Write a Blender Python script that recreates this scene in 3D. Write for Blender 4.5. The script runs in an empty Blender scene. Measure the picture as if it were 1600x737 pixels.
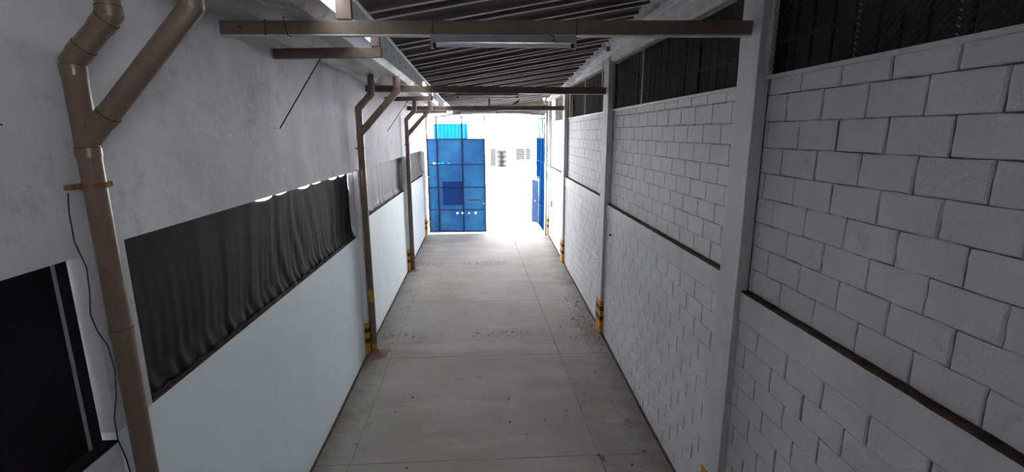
import bpy, math, random
from mathutils import Vector, Matrix
random.seed(7)
C = bpy.context.scene.collection
SC = bpy.context.scene

# ------------------------------------------------------------------ camera
CAM_Z = 3.94
F_PX, CX, CY = 753.0, 800.0, 368.5
def _n(v): return v.normalized()
Yc = _n(Vector((758.0 - CX, -(207.5 - CY), -F_PX)))
Dn = Vector((812.0 - CX, -(3900.0 - CY), -F_PX)).normalized()
Dn = _n(Dn - Yc * Dn.dot(Yc))
Zc = -Dn
Xc = Yc.cross(Zc)
Rm = Matrix((Xc, Yc, Zc))            # camera -> world
cam_d = bpy.data.cameras.new('camera')
cam = bpy.data.objects.new('camera', cam_d); C.objects.link(cam)
cam_d.sensor_fit = 'HORIZONTAL'; cam_d.sensor_width = 36.0
cam_d.lens = 36.0 * F_PX / 1600.0
cam_d.clip_start = 0.05; cam_d.clip_end = 400
cam.matrix_world = Matrix.Translation((0, 0, CAM_Z)) @ Rm.to_4x4()
SC.camera = cam

# ------------------------------------------------------------------ light
W = bpy.data.worlds.new('world'); SC.world = W; W.use_nodes = True
bg = W.node_tree.nodes['Background']
bg.inputs['Color'].default_value = (0.95, 0.965, 1.0, 1)
wn = W.node_tree; tcw = wn.nodes.new('ShaderNodeTexCoord'); sxw = wn.nodes.new('ShaderNodeSeparateXYZ')
wn.links.new(tcw.outputs['Generated'], sxw.inputs[0])
mrw = wn.nodes.new('ShaderNodeMapRange'); mrw.clamp = True      # hazy bright horizon, darker zenith
for i_, v_ in enumerate((0.0, 0.7, 8.5, 2.6)): mrw.inputs[i_ + 1].default_value = v_
wn.links.new(sxw.outputs[2], mrw.inputs[0]); wn.links.new(mrw.outputs[0], bg.inputs['Strength'])
sd = bpy.data.lights.new('sun', 'SUN'); sd.energy = 34.0; sd.angle = 0.01; sd.color = (1, 0.96, 0.9)
sun = bpy.data.objects.new('sun', sd); C.objects.link(sun)
sun.rotation_euler = Vector((0.45, 0.85, -0.5)).to_track_quat('-Z', 'Y').to_euler()
def portal(name, loc, rot, sx, sy):
    d = bpy.data.lights.new(name, 'AREA'); d.shape = 'RECTANGLE'; d.size = sx; d.size_y = sy
    d.cycles.is_portal = True
    o = bpy.data.objects.new(name, d); C.objects.link(o); o.location = loc; o.rotation_euler = rot
portal('gate_portal', (0.0, 17.6, 2.5), (math.radians(-90), 0, 0), 4.4, 4.2)
SC.view_settings.view_transform = 'Standard'
SC.view_settings.look = 'None'
SC.view_settings.gamma = 1.0
SC.view_settings.use_curve_mapping = False
SC.view_settings.exposure = 1.85

# ------------------------------------------------------------------ materials
def new_mat(name):
    m = bpy.data.materials.new(name); m.use_nodes = True
    nt = m.node_tree
    return m, nt, nt.nodes['Principled BSDF']
def N(nt, t, **kw):
    n = nt.nodes.new(t)
    for k, v in kw.items(): setattr(n, k, v)
    return n
def mixrgb(nt, fac, a, b, mode='MIX'):
    n = nt.nodes.new('ShaderNodeMix'); n.data_type = 'RGBA'; n.blend_type = mode
    for sock, v in ((n.inputs[0], fac), (n.inputs[6], a), (n.inputs[7], b)):
        if isinstance(v, bpy.types.NodeSocket): nt.links.new(v, sock)
        elif isinstance(v, tuple): sock.default_value = (*v, 1) if len(v) == 3 else v
        else: sock.default_value = v
    return n.outputs[2]
def coords(nt, scale=(1, 1, 1)):
    tc = N(nt, 'ShaderNodeNewGeometry')
    mp = N(nt, 'ShaderNodeMapping'); mp.inputs['Scale'].default_value = scale
    nt.links.new(tc.outputs['Position'], mp.inputs['Vector'])
    return mp.outputs[0]
def noise(nt, scale, detail=4, rough=0.6, vec=None, sc=(1, 1, 1)):
    n = N(nt, 'ShaderNodeTexNoise'); n.inputs['Scale'].default_value = scale
    n.inputs['Detail'].default_value = detail; n.inputs['Roughness'].default_value = rough
    nt.links.new(vec if vec else coords(nt, sc), n.inputs['Vector'])
    return n.outputs['Fac']
def ramp(nt, fac, lo, hi, a=0.0, b=1.0):
    n = N(nt, 'ShaderNodeMapRange'); n.clamp = True
    n.inputs[1].default_value = lo; n.inputs[2].default_value = hi
    n.inputs[3].default_value = a; n.inputs[4].default_value = b
    nt.links.new(fac, n.inputs[0]); return n.outputs[0]
def bump(nt, bs, h, strength=0.3, dist=0.01):
    b = N(nt, 'ShaderNodeBump'); b.inputs['Strength'].default_value = strength
    b.inputs['Distance'].default_value = dist
    nt.links.new(h, b.inputs['Height']); nt.links.new(b.outputs[0], bs.inputs['Normal'])
def surf(name, c1, c2, scale=3.0, rough=0.8, metal=0.0, bscale=60, bstr=0.2, bdist=0.01,
         lo=0.35, hi=0.65, sc=(1, 1, 1), c3=None, s3=1.0, l3=0.58, h3=0.7, spec=0.3):
    m, nt, bs = new_mat(name)
    col = mixrgb(nt, ramp(nt, noise(nt, scale, sc=sc), lo, hi), c1, c2)
    if c3:
        col = mixrgb(nt, ramp(nt, noise(nt, s3, 6, 0.7), l3, h3), col, c3)
    nt.links.new(col, bs.inputs['Base Color'])
    bs.inputs['Roughness'].default_value = rough; bs.inputs['Metallic'].default_value = metal
    bs.inputs['Specular IOR Level'].default_value = spec
    if bstr: bump(nt, bs, noise(nt, bscale, 5), bstr, bdist)
    return m

M = {}
M['block'] = surf('painted_block', (0.80, 0.79, 0.80), (0.71, 0.70, 0.705), 2.0, 0.75, bscale=38, bstr=0.9, bdist=0.008,
                  c3=(0.40, 0.39, 0.37), s3=5.0, l3=0.62, h3=0.85)
M['column'] = surf('painted_concrete', (0.78, 0.77, 0.78), (0.66, 0.65, 0.66), 3.0, 0.7, bscale=25, bstr=0.35, sc=(1, 1, 0.25),
                   c3=(0.42, 0.41, 0.40), s3=6.0, l3=0.62, h3=0.85)
M['mortar'] = surf('joint_paint', (0.20, 0.195, 0.19), (0.12, 0.118, 0.115), 8, 0.9)
M['plaster'] = surf('grey_plaster', (0.63, 0.62, 0.65), (0.49, 0.48, 0.505), 1.3, 0.85, bscale=14, bstr=0.35, bdist=0.02, sc=(1, 1, 0.6),
                    c3=(0.33, 0.32, 0.33), s3=3.0, l3=0.56, h3=0.78)
M['lowpaint'] = surf('pale_blue_white_paint', (0.74, 0.83, 0.87), (0.70, 0.79, 0.83), 2.2, 0.6, bscale=30, bstr=0.15, sc=(1, 1, 0.3),
                     c3=(0.55, 0.60, 0.60), s3=4.0, l3=0.64, h3=0.9)
M['dirt'] = surf('ledge_dirt', (0.035, 0.028, 0.024), (0.10, 0.06, 0.045), 9, 0.95, bscale=50, bstr=0.8)
M['beige'] = surf('beige_paint', (0.155, 0.122, 0.10), (0.13, 0.10, 0.083), 4, 0.45, bscale=30, bstr=0.08,
                  c3=(0.15, 0.11, 0.09), s3=5, l3=0.6, h3=0.8)
M['pipe'] = surf('pipe_paint', (0.18, 0.128, 0.098), (0.145, 0.10, 0.078), 3, 0.34, bscale=30, bstr=0.06, sc=(1, 1, .4),
                 c3=(0.13, 0.085, 0.065), s3=4, l3=0.6, h3=0.8, spec=0.5)
M['pipe_joint'] = surf('pipe_joint_dark', (0.07, 0.045, 0.035), (0.05, 0.03, 0.025), 5, 0.6)
M['flange'] = surf('pale_frame_and_lit_flange', (0.55, 0.52, 0.5), (0.45, 0.42, 0.40), 6, 0.5)
M['roof'] = surf('shaded_fibre_cement', (0.135, 0.12, 0.116), (0.105, 0.095, 0.092), 1.5, 0.9, bscale=40, bstr=0.1)  # roof pans and webs, their shade put into the colour
M['rooflip'] = surf('lit_lip_fibre_cement', (0.62, 0.58, 0.55), (0.50, 0.47, 0.45), 2.5, 0.8, bscale=40, bstr=0.1)  # rib undersides, the light they catch put into the colour
M['gutter'] = surf('fibre_cement_gutter', (0.66, 0.65, 0.645), (0.45, 0.44, 0.435), 1.6, 0.9, bscale=30, bstr=0.2, sc=(2.5, 0.5, 1),
                   c3=(0.22, 0.20, 0.18), s3=2.2, l3=0.56, h3=0.75)
M['galv'] = surf('galvanised_sheet', (0.62, 0.68, 0.70), (0.50, 0.56, 0.58), 5, 0.5, metal=0.2, bscale=30, bstr=0.05)
M['white'] = surf('white_enamel', (0.75, 0.75, 0.78), (0.66, 0.66, 0.69), 5, 0.4, bstr=0)
M['tubeglass'] = surf('tube_glass', (0.78, 0.78, 0.82), (0.70, 0.70, 0.74), 5, 0.2, bstr=0, spec=0.6)
M['fixture'] = surf('dusty_fixture', (0.30, 0.29, 0.31), (0.23, 0.225, 0.24), 6, 0.5, bstr=0.05)
M['black'] = surf('black_plastic', (0.02, 0.02, 0.02), (0.03, 0.03, 0.03), 5, 0.5, bstr=0)
M['void'] = surf('dark_board', (0.085, 0.08, 0.082), (0.045, 0.042, 0.043), 2, 0.9, sc=(1, 3, 1), bstr=0.2)
M['blackboard'] = surf('black_board', (0.006, 0.005, 0.007), (0.010, 0.009, 0.011), 2, 0.8, bstr=0.1, spec=0.15)
M['planks'] = surf('dark_brown_board', (0.055, 0.045, 0.04), (0.09, 0.075, 0.068), 2.5, 0.9, sc=(1, 5, .5), bstr=0.2)
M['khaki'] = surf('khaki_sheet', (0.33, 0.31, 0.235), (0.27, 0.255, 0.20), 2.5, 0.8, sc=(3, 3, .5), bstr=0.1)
M['wire'] = surf('mesh_wire', (0.06, 0.06, 0.06), (0.10, 0.10, 0.10), 12, 0.6, metal=0.3, bstr=0)
M['lacing'] = surf('pale_lacing', (0.35, 0.34, 0.32), (0.25, 0.24, 0.23), 12, 0.8, bstr=0)
M['tarp'] = surf('black_shade_cloth', (0.006, 0.0055, 0.007), (0.012, 0.011, 0.0125), 3, 0.8, bscale=140, bstr=0.25, bdist=0.003, sc=(1, 1, .4),
                 c3=(0.024, 0.022, 0.023), s3=1.6, l3=0.58, h3=0.85, spec=0.25)
M['tarp_grey'] = surf('grey_shade_cloth', (0.16, 0.155, 0.145), (0.11, 0.105, 0.10), 3, 0.7, bscale=140, bstr=0.25, bdist=0.003, sc=(1, 1, .4))
M['tarp_mid'] = surf('faded_black_shade_cloth', (0.075, 0.07, 0.082), (0.055, 0.05, 0.06), 3, 0.6, bscale=140, bstr=0.25, bdist=0.003, sc=(1, 1, .4))
M['yellow'] = surf('yellow_paint', (0.72, 0.36, 0.03), (0.55, 0.25, 0.02), 9, 0.6, bstr=0.1, c3=(0.35, 0.2, 0.08), s3=12, l3=0.6, h3=0.75)
M['yellowband'] = surf('dull_yellow_tape', (0.42, 0.33, 0.06), (0.34, 0.26, 0.05), 9, 0.6, bstr=0.1)
M['stripe_black'] = surf('black_paint', (0.02, 0.02, 0.025), (0.04, 0.04, 0.04), 9, 0.6, bstr=0.1)
M['sand'] = surf('reddish_sand', (0.20, 0.125, 0.105), (0.28, 0.20, 0.17), 9, 0.95, bscale=60, bstr=0.8)
M['chips'] = surf('plaster_chips', (0.52, 0.50, 0.48), (0.30, 0.28, 0.26), 15, 0.9, bstr=0)
M['pebble'] = surf('grey_stone', (0.34, 0.32, 0.31), (0.18, 0.17, 0.16), 25, 0.9, bstr=0.3)
M['rust'] = surf('rust', (0.17, 0.07, 0.045), (0.28, 0.16, 0.10), 15, 0.9, bstr=0.3)
M['street'] = surf('pale_street', (0.62, 0.61, 0.60), (0.55, 0.54, 0.53), 1, 0.9, bstr=0.1)
M['facade'] = surf('white_facade', (0.80, 0.80, 0.79), (0.76, 0.76, 0.75), 1, 0.9, bstr=0.05)
M['louver'] = surf('grey_louver', (0.014, 0.014, 0.014), (0.012, 0.012, 0.012), 3, 1.0, bstr=0, spec=0)
M['slat'] = surf('grey_slat', (0.022, 0.022, 0.022), (0.018, 0.018, 0.018), 3, 1.0, bstr=0, spec=0)
M['louver_dark'] = surf('dark_louver_back', (0.05, 0.05, 0.055), (0.06, 0.06, 0.06), 3, 0.6, bstr=0)
M['bluesheet'] = surf('bright_blue_sheet', (0.0008, 0.022, 0.06), (0.0008, 0.018, 0.052), 1, 1.0, bstr=0, spec=0)
M['bird'] = surf('dark_feathers', (0.05, 0.05, 0.055), (0.09, 0.09, 0.10), 30, 0.8, bstr=0.2)
M['beak'] = surf('beak_dark', (0.08, 0.06, 0.05), (0.1, 0.08, 0.06), 30, 0.6, bstr=0)
M['greenpost'] = surf('dull_green_paint', (0.20, 0.24, 0.21), (0.30, 0.28, 0.24), 5, 0.6, bstr=0.1)
M['cable'] = surf('black_cable', (0.025, 0.022, 0.022), (0.03, 0.03, 0.03), 5, 0.5, bstr=0)
M['leaf'] = surf('pale_leaves', (0.35, 0.42, 0.30), (0.5, 0.55, 0.45), 3, 0.9, bstr=0)
M['polemat'] = surf('weathered_pole', (0.42, 0.33, 0.27), (0.5, 0.42, 0.36), 3, 0.9, bstr=0)
M['pbulb'] = None
def gate_mat():
    m, nt, bs = new_mat('blue_gate_paint')
    v = N(nt, 'ShaderNodeTexVoronoi'); v.inputs['Scale'].default_value = 1.1
    v.distance = 'CHEBYCHEV'
    nt.links.new(coords(nt, (1.2, 1, 1)), v.inputs['Vector'])
    sp = N(nt, 'ShaderNodeSeparateColor'); nt.links.new(v.outputs['Color'], sp.inputs[0])
    col = mixrgb(nt, ramp(nt, sp.outputs[0], 0.2, 0.8), (0.045, 0.29, 0.72), (0.03, 0.20, 0.60))
    col = mixrgb(nt, ramp(nt, noise(nt, 1.4, 3), 0.4, 0.65), col, (0.06, 0.36, 0.78))
    col = mixrgb(nt, ramp(nt, noise(nt, 5, 6, .7), 0.64, 0.72), col, (0.10, 0.25, 0.5))
    nt.links.new(col, bs.inputs['Base Color']); bs.inputs['Roughness'].default_value = 0.55
    bump(nt, bs, noise(nt, 3, 2), 0.4, 0.03)
    return m
M['gate'] = gate_mat()
M['gate_dark'] = surf('dark_blue_patch', (0.010, 0.06, 0.30), (0.010, 0.075, 0.33), 3, 0.55, bstr=0.1)
M['gate_dimmed'] = surf('dimmed_gate_paint', (0.004, 0.035, 0.12), (0.003, 0.028, 0.10), 3, 0.9, bstr=0.1, spec=0)  # same gate paint, darkened to hold back the street glare
M['gate_frame'] = surf('gate_frame_paint', (0.035, 0.045, 0.16), (0.05, 0.04, 0.10), 6, 0.6, bstr=0.1)
M['gate_light'] = surf('pale_blue_gate_paint', (0.028, 0.055, 0.10), (0.025, 0.048, 0.09), 3, 0.9, bstr=0.1, spec=0)
def floor_mat():
    m, nt, bs = new_mat('worn_concrete')
    geo = N(nt, 'ShaderNodeNewGeometry'); sx = N(nt, 'ShaderNodeSeparateXYZ')
    nt.links.new(geo.outputs['Position'], sx.inputs[0])
    wob = noise(nt, 1.5, 3)
    col = mixrgb(nt, ramp(nt, noise(nt, 0.55, 8, .65), 0.35, 0.65), (0.30, 0.282, 0.265), (0.40, 0.378, 0.358))
    col = mixrgb(nt, ramp(nt, noise(nt, 1.2, 5, .6, sc=(.35, 1.6, 1)), 0.5, 0.75, 0, .6), col, (0.50, 0.475, 0.45))
    col = mixrgb(nt, ramp(nt, noise(nt, 2.2, 6, .7), 0.60, 0.78, 0, .5), col, (0.13, 0.115, 0.10))
    # yellowish stain
    def math2(op, a, b=None, c=None):
        n = N(nt, 'ShaderNodeMath'); n.operation = op
        for i, v in enumerate((a, b, c)):
            if v is None: continue
            if isinstance(v, bpy.types.NodeSocket): nt.links.new(v, n.inputs[i])
            else: n.inputs[i].default_value = v
        return n.outputs[0]
    X, Y = sx.outputs[0], sx.outputs[1]
    def line(coord, pos, width, wamp=0.03):
        d = math2('ADD', math2('SUBTRACT', coord, pos), math2('MULTIPLY', math2('SUBTRACT', wob, 0.5), wamp))
        return ramp(nt, math2('ABSOLUTE', d), width * 0.4, width, 1, 0)
    # cracks / cast joints
    jx = math2('ADD', X, math2('MULTIPLY', Y, 0.042))
    for c, p, w in ((Y, 5.25, .016), (Y, 7.85, .018), (Y, 10.4, .012), (Y, 13.9, .012), (jx, 1.585, .018)):
        col = mixrgb(nt, math2('MULTIPLY', math2('MULTIPLY', line(c, p, w), 0.6), ramp(nt, noise(nt, 1.1, 4), .35, .6, .25, 1)), col, (0.085, 0.08, 0.075))
    col = mixrgb(nt, math2('MULTIPLY', line(X, -1.70, .012), 0.4), col, (0.12, 0.11, 0.1))
    # darker strip to the right of the long joint, and dirt next to the walls
    strip = math2('MULTIPLY', ramp(nt, jx, 1.58, 1.62), ramp(nt, Y, 8.5, 7.5))
    col = mixrgb(nt, math2('MULTIPLY', strip, 0.16), col, (0.10, 0.09, 0.085))
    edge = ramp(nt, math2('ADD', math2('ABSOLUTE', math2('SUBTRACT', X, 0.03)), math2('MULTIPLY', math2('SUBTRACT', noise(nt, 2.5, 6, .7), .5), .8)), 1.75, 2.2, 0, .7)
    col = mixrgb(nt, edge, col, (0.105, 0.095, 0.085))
    # chipped rows across the lane
    spk = ramp(nt, noise(nt, 13, 6, .8), 0.52, 0.60)
    for p, w in ((8.7, .22), (13.35, .22)):
        band = ramp(nt, math2('ABSOLUTE', math2('SUBTRACT', Y, p)), w * .3, w, 1, 0)
        patch = ramp(nt, noise(nt, 0.9, 2), 0.46, 0.54)
        col = mixrgb(nt, math2('MULTIPLY', math2('MULTIPLY', band, spk), patch), col, (0.07, 0.065, 0.06))
    ys = math2('MULTIPLY', ramp(nt, math2('ABSOLUTE', math2('SUBTRACT', Y, 11.6)), .2, 1.4, 1, 0), ramp(nt, math2('ABSOLUTE', math2('SUBTRACT', X, -1.1)), .1, 1.0, 1, 0))
    col = mixrgb(nt, math2('MULTIPLY', ys, ramp(nt, noise(nt, 2, 5), .4, .7, 0, .6)), col, (0.25, 0.20, 0.11))
    nt.links.new(col, bs.inputs['Base Color'])
    bs.inputs['Roughness'].default_value = 0.85; bs.inputs['Specular IOR Level'].default_value = 0.2
    bump(nt, bs, noise(nt, 22, 8, .7), 0.5, 0.015)
    return m
M['floor'] = floor_mat()
def bulb_mat():
    m, nt, bs = new_mat('lit_lamp_glass')
    bs.inputs['Emission Color'].default_value = (1, 0.98, 1, 1); bs.inputs['Emission Strength'].default_value = 2.5
    return m
M['bulb'] = bulb_mat()

# ------------------------------------------------------------------ mesh building
class MB:
    def __init__(s): s.v = []; s.f = []
    def add(s, vs, fs):
        b = len(s.v); s.v += [tuple(v) for v in vs]; s.f += [tuple(b + i for i in f) for f in fs]; return s
    def box(s, x0, x1, y0, y1, z0, z1):
        if x0 > x1: x0, x1 = x1, x0
        if y0 > y1: y0, y1 = y1, y0
        vs = [(x0, y0, z0), (x1, y0, z0), (x1, y1, z0), (x0, y1, z0), (x0, y0, z1), (x1, y0, z1), (x1, y1, z1), (x0, y1, z1)]
        return s.add(vs, [(0, 3, 2, 1), (4, 5, 6, 7), (0, 1, 5, 4), (1, 2, 6, 5), (2, 3, 7, 6), (3, 0, 4, 7)])
    def bar(s, a, b, w, h, up=(0, 0, 1)):
        """rectangular bar from a to b, w across, h along up"""
        a = Vector(a); b = Vector(b); d = (b - a).normalized(); u = Vector(up); u = (u - d * u.dot(d)).normalized(); r = d.cross(u)
        vs = []
        for p in (a, b):
            for sx, sz in ((-1, -1), (1, -1), (1, 1), (-1, 1)): vs.append(p + r * (sx * w / 2) + u * (sz * h / 2))
        return s.add(vs, [(3, 2, 1, 0), (4, 5, 6, 7), (0, 1, 5, 4), (1, 2, 6, 5), (2, 3, 7, 6), (3, 0, 4, 7)])
    def tube(s, pts, r, n=12, cap=True):
        pts = [Vector(p) for p in pts]; k = len(pts); rings = []
        rr = r if isinstance(r, (list, tuple)) else [r] * k
        d0 = (pts[1] - pts[0]).normalized()
        u = Vector((0, 0, 1)) if abs(d0.z) < 0.9 else Vector((0, 1, 0))
        u = (u - d0 * u.dot(d0)).normalized()
        for i, p in enumerate(pts):
            di = (pts[i] - pts[i - 1]).normalized() if i else d0
            do = (pts[i + 1] - pts[i]).normalized() if i < k - 1 else di
            t = (di + do).normalized()
            u = (u - di * u.dot(di)).normalized(); w = di.cross(u)
            ring = []
            for j in range(n):
                a = 2 * math.pi * j / n
                q = u * math.cos(a) * rr[i] + w * math.sin(a) * rr[i]
                q = q - di * (q.dot(t) / di.dot(t))
                ring.append(p + q)
            rings.append(ring)
            u = (u - do * u.dot(do)).normalized()
        vs = [v for r_ in rings for v in r_]; fs = []
        for i in range(k - 1):
            for j in range(n):
                fs.append((i * n + j, i * n + (j + 1) % n, (i + 1) * n + (j + 1) % n, (i + 1) * n + j))
        if cap:
            fs.append(tuple(range(n - 1, -1, -1))); fs.append(tuple((k - 1) * n + j for j in range(n)))
        return s.add(vs, fs)
    def build(s, name, mat, parent=None, bevel=0.0, smooth=False, mats=None, midx=None, solid=0):
        me = bpy.data.meshes.new(name)
        off = Vector(parent_loc(parent)) if parent else Vector((0, 0, 0))
        me.from_pydata([tuple(Vector(v) - off) for v in s.v], [], s.f)
        for m in (mats or [mat]): me.materials.append(m)
        if midx:
            for p, i in zip(me.polygons, midx): p.material_index = i
        if smooth:
            me.polygons.foreach_set('use_smooth', [True] * len(me.polygons))
            me.set_sharp_from_angle(angle=math.radians(35))
        me.update()
        o = bpy.data.objects.new(name, me); C.objects.link(o)
        if parent: o.parent = parent
        if solid:
            md = o.modifiers.new('solid', 'SOLIDIFY'); md.thickness = solid; md.offset = 0
        if bevel:
            md = o.modifiers.new('bevel', 'BEVEL'); md.width = bevel; md.segments = 2; md.limit_method = 'ANGLE'
            md.angle_limit = math.radians(40)
        return o
def parent_loc(p):
    l = Vector((0, 0, 0))
    while p is not None: l = l + p.location; p = p.parent
    return l
def tag(o, label, cat, group=None, kind=None):
    if label: o['label'] = label
    if cat: o['category'] = cat
    if group: o['group'] = group
    if kind: o['kind'] = kind
    return o
def struct(o): o['kind'] = 'structure'; return o
def thing(name, loc, label, cat, group=None):
    o = bpy.data.objects.new(name, None); C.objects.link(o); o.location = loc; o.empty_display_size = 0.1
    return tag(o, label, cat, group)
def interp(x, xs, ys):
    if x <= xs[0]: return ys[0]
    for i in range(1, len(xs)):
        if x <= xs[i]:
            t = (x - xs[i - 1]) / (xs[i] - xs[i - 1]); return ys[i - 1] + t * (ys[i] - ys[i - 1])
    return ys[-1]
def fz(y): return interp(y, [-9, 5.2, 6.4, 8.7, 12.8, 17, 60], [0, 0.0, 0.04, .16, .28, .43, .43])
def roofz(x, y):
    l = interp(y, [-6, 4, 8, 12, 17.2], [5.30, 5.07, 4.93, 4.82, 4.77])
    r = interp(y, [-6, 4, 6.4, 9.4, 13.1, 17.2], [5.95, 5.66, 5.58, 5.46, 5.23, 5.07])
    t = (x + 1.08) / (2.25 + 1.08)
    return l + (r - l) * t
XL, XR, XU = -2.14, 2.20, 2.25
Y0, YG = -6.0, 16.95

# ------------------------------------------------------------------ setting: floor
m = MB(); nx, ys_ = 12, [Y0 + i * 0.4 for i in range(int((YG - Y0) / 0.4) + 1)] + [YG]
for y in ys_:
    for i in range(nx + 1): m.v.append((-2.6 + 5.4 * i / nx, y, fz(y)))
for j in range(len(ys_) - 1):
    for i in range(nx):
        a = j * (nx + 1) + i; m.f.append((a, a + 1, a + nx + 2, a + nx + 1))
struct(m.build('floor', M['floor'], smooth=True, solid=0))
# pale street outside the gate
m = MB(); m.add([(-40, YG, .43), (40, YG, .43), (40, 90, .43), (-40, 90, .43)], [(0, 1, 2, 3)])
struct(m.build('floor_street', M['street']))

# ------------------------------------------------------------------ setting: left wall (lower coat, upper plaster, openings)
OPEN = [(-3.0, 2.60, 2.20, 3.31), (2.90, 7.95, 2.26, 3.33), (8.35, 12.72, 2.46, 3.34), (13.12, 16.55, 2.52, 3.36)]
LT = 0.20
def lbox(y0, y1, z0, z1, k, nm='wall_left'):
    w = MB(); w.box(XL - LT, XL, y0, y1, z0, 7.6 if z1 == 5.6 else z1)  # top strip raised unseen above the roof to block direct sun
    struct(w.build(nm, M['lowpaint'] if k else M['plaster']))
prev = Y0
ZS = 2.52
for (a, b, z0, z1) in OPEN:
    lbox(prev, a, -0.3, z0, 1 if prev > 2 else 0)      # pier below the sill
    lbox(prev, a, z0, 3.36, 0)
    lbox(a, b, -0.3, z0, 1 if a > 2 else 0)
    if z1 < 3.36: lbox(a, b, z1, 3.36, 0)
    prev = b
lbox(prev, YG, -0.3, 2.52, 1); lbox(prev, YG, 2.52, 3.36, 0)
lbox(Y0, YG, 3.36, 5.6, 0)
# dark dirt seam where each wall meets the floor
def seam(name, x0, x1, y0, y1):
    m = MB(); n = int((y1 - y0) / .3)
    for i in range(n + 1):
        y = y0 + (y1 - y0) * i / n
        j = random.uniform(-.006, .006)
        for (x, dz) in ((x0, .0), (x0, .018), (x1 + j, .006), (x1 + j, .0)): m.v.append((x, y, fz(y) + dz - (0.003 if dz == 0 else 0)))
    for i in range(n):
        a = i * 4
        for k in range(3): m.f.append((a + k, a + k + 1, a + 5 + k, a + 4 + k))
    struct(m.build(name, M['dirt']))
seam('trim_1', XL, XL + .03, 1.0, 16.7)
seam('trim_2', XR, XR - .035, 1.0, 16.4)

# unseen dark wall added behind the camera to cut rear light
m = MB()
m.box(-2.5, 2.6, Y0 - .2, Y0, -.3, 6.2)
struct(m.build('wall_rear_block', M['planks']))
# unseen dark landing slab added under the camera to cut floor bounce
m = MB(); m.box(-2.14, 2.2, Y0, .5, 2.18, 2.28)
struct(m.build('floor_bounce_block', M['planks']))
# ------------------------------------------------------------------ setting: right wall of painted blocks
def block_face(m, x, y0, y1, z0, z1, depth, seg=4, jit=.0035, ch=.009):
    """one block, front at x (towards -X), bevelled, slightly uneven outline"""
    ring = []
    for (a, b) in (((y0, z0), (y1, z0)), ((y1, z0), (y1, z1)), ((y1, z1), (y0, z1)), ((y0, z1), (y0, z0))):
        for k in range(seg):
            t = k / seg; ring.append((a[0] + (b[0] - a[0]) * t, a[1] + (b[1] - a[1]) * t))
    cy, cz = (y0 + y1) / 2, (z0 + z1) / 2; n = len(ring); b0 = len(m.v)
    dx = random.uniform(-.002, .002)
    for lvl in range(3):
        ins = (0, ch * .3, ch * 1.4)[lvl]; xx = (x + depth, x + depth * .25, x + dx)[lvl]
        for (y, z) in ring:
            yy = y - math.copysign(min(ins, abs(y - cy)), y - cy) + random.uniform(-jit, jit)
            zz = z - math.copysign(min(ins, abs(z - cz)), z - cz) + random.uniform(-jit, jit)
            m.v.append((xx + (random.uniform(-.001, .001) if lvl else 0), yy, zz))
    for lvl in range(2):
        for i in range(n):
            j = (i + 1) % n
            m.f.append((b0 + lvl * n + i, b0 + (lvl + 1) * n + i, b0 + (lvl + 1) * n + j, b0 + lvl * n + j))
    m.f.append(tuple(b0 + 2 * n + i for i in range(n - 1, -1, -1)))
def block_zone(m, x, y0, y1, zb, zt, top, course=.1975, bl=.39, ph=0.0, vg=.012, hg=.006, depth=.012):
    """courses laid down from z=top"""
    k = 0
    while True:
        a = top - (k + 1) * course; b = top - k * course
        if b <= zb: break
        za, zb2 = max(a, zb), min(b, zt)
        if zb2 - za > .03:
            off = (ph + (bl / 2 if k % 2 else 0) + random.uniform(-.03, .03)) % bl
            y = y0 - bl + off
            while y < y1:
                ya, yb = max(y, y0), min(y + bl, y1)
                if yb - ya > .05:
                    g = vg * random.uniform(.7, 1.4); h = hg * random.uniform(.5, 1.3)
                    block_face(m, x, ya + g / 2, yb - g / 2, za + h / 2, zb2 - h / 2, depth)
                y += bl
        k += 1
BAYS = [  # y0, y1, block top, ledge top
    (-2.0, 3.87, 4.35, 2.60), (4.16, 8.59, 4.31, 2.675), (8.92, 13.26, 4.30, 2.75), (13.59, 16.63, 4.28, 2.81)]
back = MB(); back.box(XU + .012, XU + .20, Y0, YG, -.3, 2.5)
up = MB(); low = MB(); mi = []
for i, (a, b, zt, zl) in enumerate(BAYS):
    y0 = Y0 if i == 0 else a - .3
    back.box(XU + .012, XU + .2, y0, b + .3, 2.5, zt - .004)
    back.box(XR + .010, XU + .012, y0, b + .3, -.3, zl - .01)
    ztop = zt - (.13 if i == 0 else .1)
    block_zone(up, XU, a, b, zl + .003, zt, ztop, course=(ztop - zl) / round((ztop - zl) / .2), ph=.16 + i * .09, vg=.011, hg=.005, depth=.011)
    # short top course
    y = a
    while y < b:
        yb = min(y + .39, b); block_face(up, XU, y + .006, yb - .006, (zt - .13 if i == 0 else zt - .1) + .004, zt, .014); y += .39
    block_zone(low, XR, a, b, fz((a + b) / 2) - .15 if i else -.1, zl - .27, zl - .27, ph=.1 + i * .11, vg=.012, hg=.0015, depth=.012)
struct(back.build('wall_right', M['mortar']))
for nm, mm in (('wall_right_upper', up), ('wall_right_lower', low)):
    struct(mm.build(nm, M['block']))
# ledge band (smooth concrete) with dirty top
for i, (a, b, zt, zl) in enumerate(BAYS):
    m = MB(); n = int((b - a) / .1); 
    for k in range(n + 1):
        y = a + (b - a) * k / n
        j1 = random.uniform(-.004, .004)
        for (x, z) in ((XU + .01, zl), (XR - .004 + j1, zl + j1), (XR - .013, zl - .011 + j1 * .8), (XR - .012 + j1 * .3, zl - .25), (XR + .004, zl - .272), (XU + .01, zl - .272)):
            m.v.append((x, y, z))
    mi = []
    for k in range(n):
        q = k * 6
        for e in range(5):
            m.f.append((q + e, q + e + 1, q + 7 + e, q + 6 + e)); mi.append(1 if e <= 1 else 0)
    struct(m.build('trim_%d' % (i + 3), None, mats=[M['column'], M['dirt']], midx=mi))
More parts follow.
